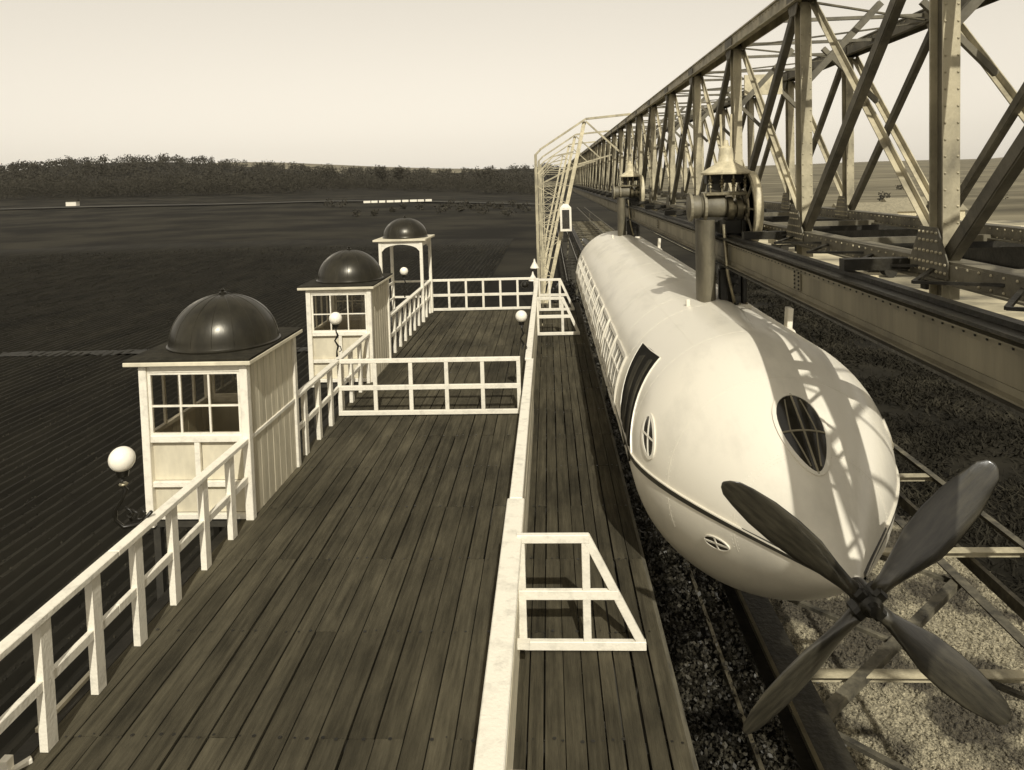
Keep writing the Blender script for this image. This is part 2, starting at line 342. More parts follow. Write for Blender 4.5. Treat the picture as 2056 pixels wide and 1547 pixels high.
# loose gravel stones
g = np.random.default_rng(5); n = 26000
c = np.stack([g.uniform(3.7, 9.5, n)+.15*g.normal(size=n), 4+14.3*g.random(n)**1.2, np.full(n, GZ+.10)], 1)
s = g.uniform(.008, .03, (n, 1, 1)); octa = np.array([[1,0,0],[0,1,0],[-1,0,0],[0,-1,0],[0,0,1.]])
vv = (c[:, None, :]+octa[None]*s*(g.uniform(.6, 1.4, (n, 5, 1)))).reshape(-1, 3)
ff = [(b+i, b+(i+1) % 4, b+4) for b in range(0, 5*n, 5) for i in range(4)]
me = bpy.data.meshes.new('loose_stones'); me.from_pydata(vv.tolist(), [], ff); me.materials.append(MGRAV)
o = bpy.data.objects.new('loose_stones', me); COL.objects.link(o); tag(o, 'loose pale gravel stones under the steel lattice', 'gravel', kind='stuff')

# ------------------------------------------------------------------ railway under the line
tr = thing('railway_track', 'ordinary railway track on the ground under the elevated line', 'railway track', (0, 0, GZ), kind=None)
tr['kind'] = 'structure'; del tr['category']
sl_me = unit_box(MSLEEP, 'sleeper')
for i in range(110): inst('sleeper', sl_me, tr, (2.2, 20+i*.75, .14), None, (2.5, .25, .14))
for sx in (-.75, .75): MB().box(2.2+sx-.035, 2.2+sx+.035, -5, 160, .21, .36).build('rail', MRAILS, tr)

# ------------------------------------------------------------------ platform deck
DX0, DXF, DX1 = -4.0, -.40, .93
deck = tag(bpy.data.objects.new('platform_deck', None), 'dark boarded timber platform of long planks beside the car', None, kind='structure'); COL.objects.link(deck)
rows = []
nmain = 17; wm = (DXF-DX0)/nmain
nside = 9; ws = (DX1-DXF)/nside
cache = {}
def plank_mesh(w, L):
    key = (round(w, 3), round(L, 2))
    if key not in cache: 
        b = MB().box(-w/2, w/2, 0, L, -.045, 0); cache[key] = b.mesh('plank', MPLANK)
    return cache[key]
YE = 23.3
for band, (n, w, x0) in enumerate([(nmain, wm, DX0), (nside, ws, DXF)]):
    ws_ = [w*rnd.uniform(.88, 1.12) for _ in range(n)]; f_ = n*w/sum(ws_); ws_ = [round(q*f_, 3) for q in ws_]; xe = x0
    for i in range(n):
        y = 1.3 - 1.3*rnd.randint(0, 2)
        ye = YE if band == 0 else YE+1.0
        while y < ye-.05:
            L = min(rnd.choice([3.9, 3.9, 5.2, 2.6]), ye-y)
            if L > .1:
                inst('plank', plank_mesh(ws_[i]-rnd.choice([.006, .010, .016, .024]), L-rnd.choice([.004, .008])), deck, (xe+ws_[i]/2+rnd.uniform(-.002, .002), y, rnd.uniform(-.005, .005)), (0, rnd.uniform(-.010, .010), rnd.uniform(-.0008, .0008)))
            y += L
        xe += ws_[i]
j = MB()
for k in range(19): j.box(DX0, DX1-.02, 1.3*k-.05, 1.3*k+.05, -.23, -.053)
j.build('joist', MJOIST, deck, kind='stuff')
nl = MB()
for k in range(19):
    for band, (n, w, x0) in enumerate([(nmain, wm, DX0), (nside, ws, DXF)]):
        for i in range(n):
            for q in (.25, .75):
                if rnd.random() < .25: continue
                cx, cy = x0+(i+q)*w+rnd.uniform(-.008, .008), 1.3*k+rnd.uniform(-.02, .02); rr = rnd.choice([.008, .012, .017])
                nl.add([(cx+rr*math.cos(a), cy+rr*math.sin(a), .0068) for a in (0, 1.05, 2.09, 3.14, 4.19, 5.24)], [(0, 1, 2, 3, 4, 5)])
nl.build('nail_head', MIRON, deck, kind='stuff')
MB().box(DX0-.14, DX0-.01, 1, YE, -.30, -.02).build('edge_beam', MJOIST, deck)
MB().box(DX1-.012, DX1+.03, 1, YE+1, -.26, -.012).build('edge_beam', mat('worn_edge_timber', .12, .05, 6, (4, .5, 4), .8, bump=.5), deck)
for k in range(8):
    for x in (DX0+.1, -1.5, DX1-.15): MB().box(x-.1, x+.1, 3*k+.4, 3*k+.6, GZ, -.23).build('support_post', MJOIST, deck)

# ------------------------------------------------------------------ left railing
def rail_post(h=1.0, w=.075, d=.10, mat_=MW):
    b = MB(); b.box(-w/2, w/2, -d/2, d/2, 0, h); return b.mesh('post', mat_)
RX = -3.9
rl = thing('left_railing', 'long white railing along the outer left edge of the platform', 'railing', (RX, 3.1, 0)); rl.name = 'railing'
pm = rail_post(1.0, .065, .115)
ypost = [3.15, 3.8, 4.45, 5.09, 5.70, 6.33, 6.97, 7.63, 8.30]
y = 8.97
while y < 23.2: ypost.append(round(y, 2)); y += .665
for y in ypost: inst('post', pm, rl, (0, y-3.1, 0), (0, 0, rnd.uniform(-.02, .02)))
def railrun(par, x, y0, y1, z, w, h, name, m=MW, seg=3.9):
    y = y0
    while y < y1-.01:
        e = min(y1, y+seg)
        MB().box(x-w/2, x+w/2, y, e-.004, z-h, z).build(name, m, par, bevel=.006); y = e
railrun(rl, 0, -1.0, 20.1, 1.05, .105, .055, 'top_rail')
railrun(rl, .0, -1.0, 20.1, .56, .05, .085, 'mid_rail')

# stair handrail at the bottom-left corner, outside the railing
st = thing('stair_handrail', 'low white handrail stub outside the railing at bottom left corner', 'handrail', (-4.06, 4.86, 0))
MB().box(-.035, .035, -.035, .035, -1.6, .10).build('post', MW, st, bevel=.005)
MB().beam((-1.6, -.02, -.05), (-.037, .0, -.015), .05, .06).beam((.037, 0, -.015), (.12, .10, .0), .05, .06).build('rail', MW, st, bevel=.005)
MB().box(DX0-.13, DX0-.09, 5.25, 5.95, -.02, .015).build('edge_strip', MWB, deck)

# ------------------------------------------------------------------ centre fence (three overlapping sections)
def fence(label, x, y0, y1, wtop, seed, clad=True, brackets=()):
    f = thing('fence', label, 'fence', (x, y0, 0), 'white fence sections down the middle of the platform')
    L = y1-y0; r = random.Random(seed)
    MB().box(-wtop/2, wtop/2, 0, L, 1.0, 1.05).build('top_rail', MW, f, bevel=.008)
    MB().box(-.03, .02, 0, L, .50, .60).build('mid_rail', MW, f, bevel=.008)
    MB().box(-.03, .02, 0, L, .06, .16).build('bottom_rail', MW, f, bevel=.008)
    n = max(2, round(L/.68)); me_ = MB().box(-.035, .02, -.035, .035, 0, 1.0).mesh('post', MW)
    for i in range(n+1): inst('post', me_, f, (0, .05+(L-.1)*i/n, 0), (0, r.uniform(-.006, .006), 0))
    if clad:
        for i, (za, zb) in enumerate(((.02, .30), (.31, .58), (.59, .84), (.85, .995))):
            MB().box(.022, .042, .01, L-.01, za, zb).build('board', MFENCE, f, bevel=.004).location = (r.uniform(0, .006), 0, 0)
    me2 = MB().box(.043, .15, -.03, .03, -.03, .03).mesh('bracket', MW)
    for (yy, zz) in brackets: inst('bracket', me2, f, (0, yy, zz))
    return f
fence('nearest white fence section with the widest top board, running under the camera', -.40, 1.6, 7.0, .17, 1, True, ((2.85, .35), (4.2, .35)))
fence('middle white fence section between the near side gate and the middle gate', -.40, 7.01, 12.60, .13, 2, True)
fence('farthest white fence section ending at the far gate', -.43, 12.62, 23.0, .12, 3, True)
# ------------------------------------------------------------------ gates
def gate(label, x0, x1, y, nb, h=1.08, slant=0., t=.055, mid=.52, group='white gates across the platform'):
    g_ = thing('gate', label, 'gate', (x0, y, 0), group); L = x1-x0
    xt = L-slant
    MB().box(0, xt, -t/2, t/2, h-.075, h).build('top_rail', MW, g_, bevel=.005)
    xm = L-slant*mid/h
    MB().box(0, xm, -t/2+.003, t/2-.003, mid-.04, mid+.045).build('mid_rail', MW, g_, bevel=.005)
    MB().box(0, L, -t/2, t/2, .02, .10).build('bottom_rail', MW, g_, bevel=.005)
    for i in range(nb+1):
        x = .035+(xt-.07)*i/nb
        MB().box(x-.035, x+.035, -t/2+.006, t/2-.006, .10, h-.075).build('bar', MW, g_, bevel=.004)
    if slant: MB().beam((xt-.03, 0, h-.02), (L-.03, 0, .06), .075, t-.01, up=(0, 1, 0)).build('brace', MW, g_, bevel=.004)
    return g_
gate('nearest white side gate with sloping end, right of the near fence section', -.36, .76, 6.23, 1, 1.07, .48, group='white side gates with sloping ends')
gate('wide white gate across the main platform at the middle', -3.90, -.58, 12.75, 5, 1.05)
gate('wide white gate across the far end of the main platform', -3.90, -.48, 23.2, 6, 1.05)
gate('white side gate with sloping end, nearer of the two at the far end', -.40, .75, 19.2, 1, 1.05, .42, group='white side gates with sloping ends')
gate('white side gate with sloping end, farther of the two at the far end', -.40, .74, 22.8, 2, 1.05, .42, group='white side gates with sloping ends')
dk = MB().lathe([(0, -.1), (.08, -.08), (.13, 0), (.08, .08), (0, .1)], n=14, axis='y').build('round_fitting', MIRON, None, smooth=True)
dk.location = (-.83, 23.05, .84); tag(dk, 'small round dark fitting hanging on the far gate', 'fitting')

# ------------------------------------------------------------------ booths
def dome_part(par, r=.745, h=.70, z=2.09, c=(0, .93)):
    # sheet-metal dome with standing seams and a low base ring
    pr = [(r*1.035, 0), (r*1.04, .02), (r*1.01, .035)]+[(r*math.cos(R(x)), .035+h*math.sin(R(x))) for x in range(2, 90, 5)]+[(.012, .036+h)]
    d = MB().lathe(pr, (c[0], c[1], z), 64).build('dome', MDOME, par, smooth='auto')
    for k in range(16):
        a = PI_*(2*k+1)/16
        MB().tube([(c[0]+r*math.cos(t)*math.cos(a), c[1]+r*math.cos(t)*math.sin(a), z+.035+h*math.sin(t)) for t in [R(x) for x in range(3, 89, 6)]], .0045, 5).build('seam', MDOME, d)
    MB().lathe([(.05, -.01), (.05, .02), (.02, .035), (.028, .055), (.004, .08)], (c[0], c[1], z+.035+h), 12).build('finial', MDOME, d, smooth='auto')
    return d
PI_ = math.pi
def booth(label, y, seed, win=True):
    b = thing('booth', label, 'booth', (-4.53, y, 0), 'white domed booths along the platform edge')
    x0, x1, y0, y1, H = -.65, .65, 0, 1.68, 2.0
    MB().box(x0+.02, x1-.02, y0+.02, y1-.02, -.12, 0).build('floor', MJOIST, b)
    for x in (x0, x1):
        for yy in (y0, y1): MB().box(x-.05, x+.05, yy-.05, yy+.05, -.1, H).build('corner_post', MW, b, bevel=.006)
    # front: sill, lower panels
    for (yy, s) in ((y0, -1), (y1, 1)):
        MB().box(x0+.052, x1-.052, yy-.035, yy+.035, 1.0, 1.09).build('sill', MW, b, bevel=.006)
        MB().box(x0+.052, x1-.052, yy-.03, yy+.03, H-.1, H).build('header', MW, b, bevel=.004)
        for z in (0, .42): MB().box(x0+.052, x1-.052, yy-.028, yy+.028, z, z+.07).build('rail', MW, b, bevel=.004)
        for x in (-.28, .0, .28) if False else (.0,): MB().box(x-.035, x+.035, yy-.026, yy+.026, .07, 1.0).build('stile', MW, b, bevel=.004)
        for xa_, xb_ in ((x0+.05, -.035), (.035, x1-.05)):
            for za_, zb_ in ((.07, .42), (.49, 1.0)): MB().box(xa_, xb_, yy-.003-s*.040, yy+.003-s*.040, za_, zb_).build('panel', MWB, b)
        w = MB()
        wx0, wx1, wz0, wz1 = x0+.09, x1-.09, 1.12, H-.13
        w.box(x0+.052, wx0, yy-.02, yy+.02, 1.09, H-.1).box(wx1, x1-.052, yy-.02, yy+.02, 1.09, H-.1).box(wx0, wx1, yy-.02, yy+.02, 1.09, wz0).box(wx0, wx1, yy-.02, yy+.02, wz1, H-.1)
        fr = w.build('window', MW, b)
        for i in (1, 2):
            xx = wx0+(wx1-wx0)*i/3; MB().box(xx-.012, xx+.012, yy-.015, yy+.015, wz0, wz1).build('glazing_bar', MW, fr)
        zz = wz0+(wz1-wz0)*.46; MB().box(wx0, wx1, yy-.012, yy+.012, zz-.012, zz+.012).build('glazing_bar', MW, fr)
        MB().box(wx0, wx1, yy-.003, yy+.003, wz0, wz1).build('pane', MCLEAR, fr)
    # side walls of upright boards
    for xs_, full in ((x1, True), (x0, False)):
        n = 15; wb = (y1-y0-.10)/n; h1 = H if full else 1.05
        me_ = MB().box(-.014, .014, -wb/2+.004, wb/2-.004, -.1, h1).mesh('board', MWB)
        for i in range(n): inst('board', me_, b, (xs_+(.0025 if i % 2 else 0), .05+wb*(i+.5), 0))
        MB().box(xs_-.03, xs_+.024, .051, y1-.051, H-.08, H-.001).build('header', MW, b) if not full else None
        if not full:
            MB().box(xs_-.03, xs_+.03, .051, y1-.051, 1.05, 1.10).build('sill', MW, b)
            for i in (1, 2, 3): MB().box(xs_-.015, xs_+.015, .05+.395*i-.02, .05+.395*i+.02, 1.10, H-.08).build('mullion', MW, b)
    # counter inside
    MB().box(-.10, x1-.03, .5, .95, .72, .76).build('counter', MWB, b)
    # roof
    MB().box(x0-.20, x1+.13, -.13, y1+.13, H, H+.055).build('roof', MWB, b, bevel=.008)
    MB().box(x0-.195, x1+.125, -.125, y1+.125, H+.057, H+.085).build('roofing', MROOF, b)
    dome_part(b, .71, .635, H+.086, (0.02, .86))
    for x in (x0+.05, x1-.05): 
        for yy in (.05, y1-.05): MB().box(x-.045, x+.045, yy-.045, yy+.045, GZ, -.12).build('stilt', MJOIST, b)
    return b
b1 = booth('nearest and largest white booth with dark dome, window facing the camera', 8.80, 1)
dup(b1, (-4.50, 15.03, 0), 'middle white booth with dark dome, between the two other booths')
ar = thing('arched_shelter', 'farthest of the domed booths, an open white arch without walls', 'shelter', (-4.48, 21.47, 0), 'white domed booths along the platform edge')
for x in (-.62, .62):
    for yy in (0, 1.55): MB().box(x-.045, x+.045, yy-.045, yy+.045, -.1, 2.45).build('corner_post', MW, ar, bevel=.005)
for yy in (0, 1.55):
    a = MB(); N = 12
    for i in range(N):
        xa_, xb_ = -.575+1.15*i/N, -.575+1.15*(i+1)/N
        za_, zb_ = [2.12+.24*math.sqrt(max(0, 1-(q/.58)**2)) for q in (xa_, xb_)]
        a.add([(xa_, yy-.03, za_), (xb_, yy-.03, zb_), (xb_, yy-.03, 2.46), (xa_, yy-.03, 2.46), (xa_, yy+.03, za_), (xb_, yy+.03, zb_), (xb_, yy+.03, 2.46), (xa_, yy+.03, 2.46)],
              [(0, 1, 2, 3), (7, 6, 5, 4), (0, 4, 5, 1), (3, 2, 6, 7)])
    a.build('arch', MW, ar)
for x in (-.62, .62): MB().box(x-.03, x+.03, .05, 1.5, 2.3, 2.45).build('side_beam', MW, ar)
MB().box(-.82, .78, -.12, 1.67, 2.462, 2.52).build('roof', MWB, ar, bevel=.006)
dome_part(ar, .68, .57, 2.522, (0, .78))
for z in (.5, 1.0): MB().box(-.6, -.56, .05, 1.5, z, z+.06).build('side_rail', MW, ar)
for z in (.5, 1.0): MB().box(-.575, .575, 1.50, 1.54, z, z+.06).build('back_rail', MW, ar)
MB().box(-.64, .6, 0, 1.55, -.12, 0).build('floor', MJOIST, ar)

# ------------------------------------------------------------------ globe lamps
def sphere(r, c=(0, 0, 0), n=28, k=14): return MB().lathe([(max(.001, r*math.sin(math.pi*i/k)), -r*math.cos(math.pi*i/k)) for i in range(k+1)], c, n)
def lamp(label, x, y, z, rail_z, curve, rr=.127):
    l_ = thing('globe_lamp', label, 'lamp', (x, y, z), 'globe lamps along the platform')
    sphere(rr).build('globe', MGLOBE, l_, smooth=True)
    MB().lathe([(.03, -rr-.06), (.05, -rr-.05), (.06, -rr+.01), (.035, -rr+.02)], n=14).build('collar', MIRON, l_, smooth='auto')
    d = rail_z-z
    if curve:
        P = [(0, 0, -.18), (-.02, 0, -.24), (.02, 0, -.30), (-.02, 0, -.40), (-.09, 0, -.50), (-.10, 0, -.60), (-.03, .02, -.68), (.12, .04, -.66), (.25, .02, d+.06)]
        MB().tube(P, [.024, .014, .026, .018, .018, .018, .018, .018, .018], 8).build('bracket', MIRON, l_, smooth=True)
        MB().tube([(0.0, 0, -.47), (.05, 0, -.50), (.08, 0, -.55), (.05, 0, -.58), (.02, 0, -.55)], .012, 6).build('scroll', MIRON, l_, smooth=True)
        MB().tube([(.05, .02, -.62), (.02, .02, -.56), (.06, .02, -.51), (.12, .02, -.54), (.10, .02, -.60), (.16, .02, -.60), (.19, .02, -.54), (.15, .02, -.50)], .012, 6).build('scroll', MIRON, l_, smooth=True)
        MB().lathe([(.03, -.26), (.045, -.245), (.03, -.23)], n=12).build('knop', MALU, l_, smooth=True)
    else:
        P = [(0, 0, -.18), (.0, 0, -.24), (.03, 0, -.32), (-.03, 0, -.42), (.03, 0, -.52), (0, 0, -.62), (0, 0, d)]
        MB().tube(P, [.022, .012, .022, .016, .022, .014, .022], 8).build('bracket', MIRON, l_, smooth=True)
        MB().tube([(0, 0, -.50), (.07, 0, -.53), (.09, 0, -.6), (.05, 0, -.63)], .010, 6).build('scroll', MIRON, l_, smooth=True)
    return l_
lamp('nearest white globe lamp on a black curled bracket outside the left railing', -4.15, 6.60, 1.637, 1.05, True, .119)
lamp('white globe lamp in front of the middle domed booth', -4.02, 13.16, 1.722, 1.0, False, .12)
lamp('white globe lamp inside the open arched shelter', -4.1, 19.98, 1.736, 1.0, False, .115)
lamp('white globe lamp standing against the centre fence', -.56, 13.3, 1.67, 1.05, False, .11)

# ------------------------------------------------------------------ the car
CX, CZ_, CR, CY, LN, PA, PB = 2.143, 1.198, 1.324, 5.093, 2.626, 1.708, .803
CL = 20.3
def hr(s):
    s = min(s, CL-s); t = min(1, max(0, s/LN)); return CR*(max(0, 1-(1-t)**PA))**(1/PB)
def hp(s, th, off=0.):
    r = hr(s); e = .01; dr = (hr(min(CL, s+e))-hr(max(0, s-e)))/(2*e) if .01 < s < CL-.01 else 1.5
    n = Vector((math.cos(th), -dr, math.sin(th))).normalized()
    return Vector((r*math.cos(th), s, CZ_+r*math.sin(th))) + n*off
car = thing('monorail_car', 'long cream streamlined car with propeller nose hanging beside the platform', 'railcar', (CX, CY, 0))
ss = [0.004]+[LN*(i/34)**1.6 for i in range(1, 35)]; mid = [LN+(CL-2*LN)*i/30 for i in range(1, 30)]
ss = ss+mid+[CL-s for s in ss[::-1]]
NT = 96; hb = MB(); hv = [hp(s, 2*math.pi*j/NT) for s in ss for j in range(NT)]
hb.add(hv, [(i*NT+j, i*NT+(j+1) % NT, (i+1)*NT+(j+1) % NT, (i+1)*NT+j) for i in range(len(ss)-1) for j in range(NT)]+[tuple(range(NT))[::-1], tuple(range((len(ss)-1)*NT, len(ss)*NT))])
hull = hb.build('hull', MHULL, car, smooth=True)
def strip(fn, n, name, m, parent, width_pts, smooth=True, loop=False):
    """fn(t)->(s,th) centre line; width_pts: list of (ds,dth,off) cross-section offsets"""
    b = MB(); k = len(width_pts); vs = []
    for i in range(n):
        s, th = fn(i/(n-1) if not loop else i/n)
        for ds, dt, off in width_pts: vs.append(hp(s+ds, th+dt, off))
    fs = [(i*k+j, i*k+j+1, ((i+1) % n)*k+j+1, ((i+1) % n)*k+j) for i in range(n if loop else n-1) for j in range(k-1)]
    return b.add(vs, fs).build(name, m, parent, smooth='auto')
def ribbon(pts, w, off, h, name, m, parent, loop=False):
    """raised ribbon along surface points pts=[(s,th)], metric width w, top at off+h"""
    n = len(pts); b = MB(); vs = []
    for i, (s, th) in enumerate(pts):
        a = hp(*pts[(i-1) % n if loop else max(0, i-1)]); c_ = hp(*pts[(i+1) % n if loop else min(n-1, i+1)])
        p = hp(s, th); nn = (hp(s, th, .1)-p).normalized(); d = (c_-a).normalized(); sd_ = nn.cross(d).normalized()
        for q, o_ in ((-w/2, -.01), (-w/2, off+h), (w/2, off+h), (w/2, -.01)): vs.append(p+sd_*q+nn*o_)
    fs = [(i*4+j, i*4+j+1, ((i+1) % n)*4+j+1, ((i+1) % n)*4+j) for i in range(n if loop else n-1) for j in range(3)]
    return b.add(vs, fs).build(name, m, parent, smooth=False)
def patch(poly, off, name, m, parent, centre=None):
    n = len(poly); c_ = centre or (sum(p[0] for p in poly)/n, sum(p[1] for p in poly)/n); b = MB(); vs = [hp(*c_, off)]; rings = 4
    for k in range(1, rings+1):
        for s, th in poly: vs.append(hp(c_[0]+(s-c_[0])*k/rings, c_[1]+(th-c_[1])*k/rings, off))
    fs = [(0, 1+i, 1+(i+1) % n) for i in range(n)]
    for k in range(rings-1):
        fs += [(1+k*n+i, 1+(k+1)*n+i, 1+(k+1)*n+(i+1) % n, 1+k*n+(i+1) % n) for i in range(n)]
    return b.add(vs, fs).build(name, m, parent, smooth=True)
PI = math.pi
for side in (PI, 0):
    ribbon([(.22+(CL-.44)*i/120, side-(.0 if side else 0)) for i in range(121)], .05, 0, .014, 'waist_band', MSTRIPE, car)
    ribbon([(.22+(CL-.44)*i/120, side+(-.032 if side else .032)) for i in range(121)], .012, 0, .02, 'moulding', MHULL, car)
def oval(s0, th0, hs, ht, name, tilt=0., bars=True, m=MGLASS, fw=.035):
    poly = [(s0+hs*math.cos(a)+tilt*math.sin(a), th0+ht*math.sin(a)) for a in [2*PI*i/36 for i in range(36)]]
    w = ribbon(poly, fw, 0, .014, name, MHULL, car, True)
    patch(poly, .006, 'pane', m, w)
    if bars:
        for a in (0, PI/2):
            P = [(s0+f*(hs*math.cos(a)+tilt*math.sin(a)), th0+f*ht*math.sin(a)) for f in [-1+2*i/12 for i in range(13)]]
            ribbon(P, .016, .004, .010, 'glazing_bar', MGIRD if bars == 'dark' else MHULL, w)
    return w
nw = oval(1.18, R(89), .36, R(15), 'nose_window', bars='dark')
for f in (-.55, .55):
    ribbon([(1.18+.36*math.sqrt(1-f*f)*q, R(89)+R(15)*f*(1-.5*abs(q))) for q in [-1+2*i/10 for i in range(11)]], .012, .004, .008, 'glazing_bar', MGIRD, nw)
oval(2.18, R(163), .135, R(8.4), 'porthole', tilt=-.09)
oval(1.21, R(199), .13, R(4.5), 'porthole', bars=True, m=MDOOR, fw=.012)
oval(2.18, R(17), .115, R(8.0), 'porthole', tilt=-.09)
# door opening with curved edges
def dedge_f(th): t = (th-134)/50.; return 3.04-.25*t-.33*t*t if t > 0 else 3.04
def dedge_b(th): t = (th-138)/46.; return 4.08-.42*t-.05*t*t
fr = [(dedge_f(a), R(a)) for a in range(134, 186, 4)]; bk = [(dedge_b(a), R(a)) for a in range(186, 136, -4)]
dpoly = fr+bk
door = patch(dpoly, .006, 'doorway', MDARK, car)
ribbon(fr, .014, .006, .008, 'door_rim', MHULL, door); ribbon(bk, .014, .006, .008, 'door_rim', MHULL, door); ribbon([bk[-1], ((bk[-1][0]+fr[0][0])/2, R(136.5)), fr[0]], .012, .006, .004, 'door_rim', MHULL, door)
ribbon([(dedge_f(a)*.35+dedge_b(a)*.65, R(a)) for a in range(142, 186, 3)], .20, .008, .006, 'door_panel', MDOOR, door)
ribbon([(dedge_f(a)*.78+dedge_b(a)*.22, R(a)) for a in range(139, 186, 3)], .10, .008, .012, 'door_panel', MDOOR, door)
# side windows with glazing bars, both sides
for side in (-1, 1):
    for k in range(10):
        sa = 4.35+k*1.28; sb = sa+1.05
        if sb > CL-LN-.2: break
        def T(a): return R(a) if side < 0 else R(180-a)
        ta, tb = 152, 184
        N = 8
        rect = [(sa+(sb-sa)*i/N, T(ta)) for i in range(N)]+[(sb, T(ta+(tb-ta)*i/N)) for i in range(N)]+[(sb-(sb-sa)*i/N, T(tb)) for i in range(N)]+[(sa, T(tb-(tb-ta)*i/N)) for i in range(N)]
        w = ribbon(rect, .05, 0, .03, 'side_window', MHULL, car, True)
        patch(rect, .006, 'pane', MGLASS, w)
        for f in (.33, .67): ribbon([(sa+(sb-sa)*f, T(ta+(tb-ta)*i/8)) for i in range(9)], .022, .004, .02, 'glazing_bar', MW, w)
        for f in (.33, .67): ribbon([(sa+(sb-sa)*i/8, T(ta+(tb-ta)*f)) for i in range(9)], .02, .004, .016, 'glazing_bar', MW, w)
        if side < 0 and k % 2 == 0:
            pass
# hull plating: faint butt joints, a lengthwise lap and rivet lines
for s in (1.0, 1.75): ribbon([(s, R(-20+a*5)) for a in range(0, 45)], .007, 0, .0014, 'plate_joint', MHULL, car)
for k in range(14): ribbon([(5.2+k*1.28-.05 if k < 10 else 3.5, R(30+a*5)) for a in range(0, 23)], .007, 0, .0013, 'plate_joint', MHULL, car) if k < 10 else None
for a in (62, 118): ribbon([(.7+i*.4, R(a)) for i in range(46)], .007, 0, .0013, 'plate_joint', MHULL, car)
rb = MB()
for s in [1.0, 1.75, 2.66, 4.3]+[5.15+k*1.28 for k in range(8)]:
    for a in range(-10, 200, 3):
        for ds in (-.025, .025):
            p = hp(s+ds, R(a)); q = hp(s+ds, R(a), .0035); n_ = (q-p).normalized(); u_ = n_.cross(Vector((0, 1, 0))).normalized(); v_ = n_.cross(u_)
            rb.add([p+u_*.006, p+v_*.006, p-u_*.006, p-v_*.006, q], [(0, 1, 4), (1, 2, 4), (2, 3, 4), (3, 0, 4)])
rb.build('rivet', MHULL, car, kind='stuff')
# hull seams
for s in (2.66, 4.3):
    ribbon([(s, R(20+a*5)) for a in range(0, 33)], .008, 0, .0015, 'seam_strip', MHULL, car)
# propeller at each end
def blade_mesh():
    b = MB(); prof = [(.09, .05, .060, 50), (.2, .062, .05, 40), (.35, .098, .040, 32), (.55, .150, .030, 28), (.75, .160, .024, 25), (.95, .148, .018, 22), (1.12, .115, .014, 20), (1.22, .092, .010, 25), (1.27, .05, .007, 25), (1.29, .012, .004, 25)]
    n = 14; vs = []
    for r, c, th, be in prof:
        be = R(be)
        for j in range(n):
            a = 2*PI*j/n; u = c*math.cos(a)*(1 if math.cos(a) > 0 else .85); w_ = th*math.sin(a)
            x = u*math.cos(be)-w_*math.sin(be); y = u*math.sin(be)+w_*math.cos(be)
            vs.append((x, y, r))
    k = len(prof)
    b.add(vs, [(i*n+j, i*n+(j+1) % n, (i+1)*n+(j+1) % n, (i+1)*n+j) for i in range(k-1) for j in range(n)]+[tuple(range(n))[::-1], tuple(range((k-1)*n, k*n))])
    return b.mesh('blade', MPROP, True)
bm_ = blade_mesh()
for (yy, lab) in ((-.12, None), (CL+.12, None)):
    p = bpy.data.objects.new('propeller', None); COL.objects.link(p); p.parent = car; p.location = (-.012, yy, CZ_+.02)
    sgn = -1 if yy < 0 else 1
    MB().lathe([(.001, -.14), (.04, -.135), (.05, -.10), (.078, -.08), (.082, .0), (.085, .10), (.08, .16), (.001, .17)], n=20, axis='y').build('hub', MIRON, p, smooth='auto')
    MB().box(-.135, .135, -.0705, .0705, -.05, .05).box(-.05, .05, -.07, .07, -.135, .135).build('boss', MIRON, p, bevel=.02).rotation_euler = (0, R(-45+2), 0)
    for k in range(4): inst('blade', bm_, p, (0, 0, 0), (0, R(-(139+90*k)+90), 0), (1, sgn, 1))
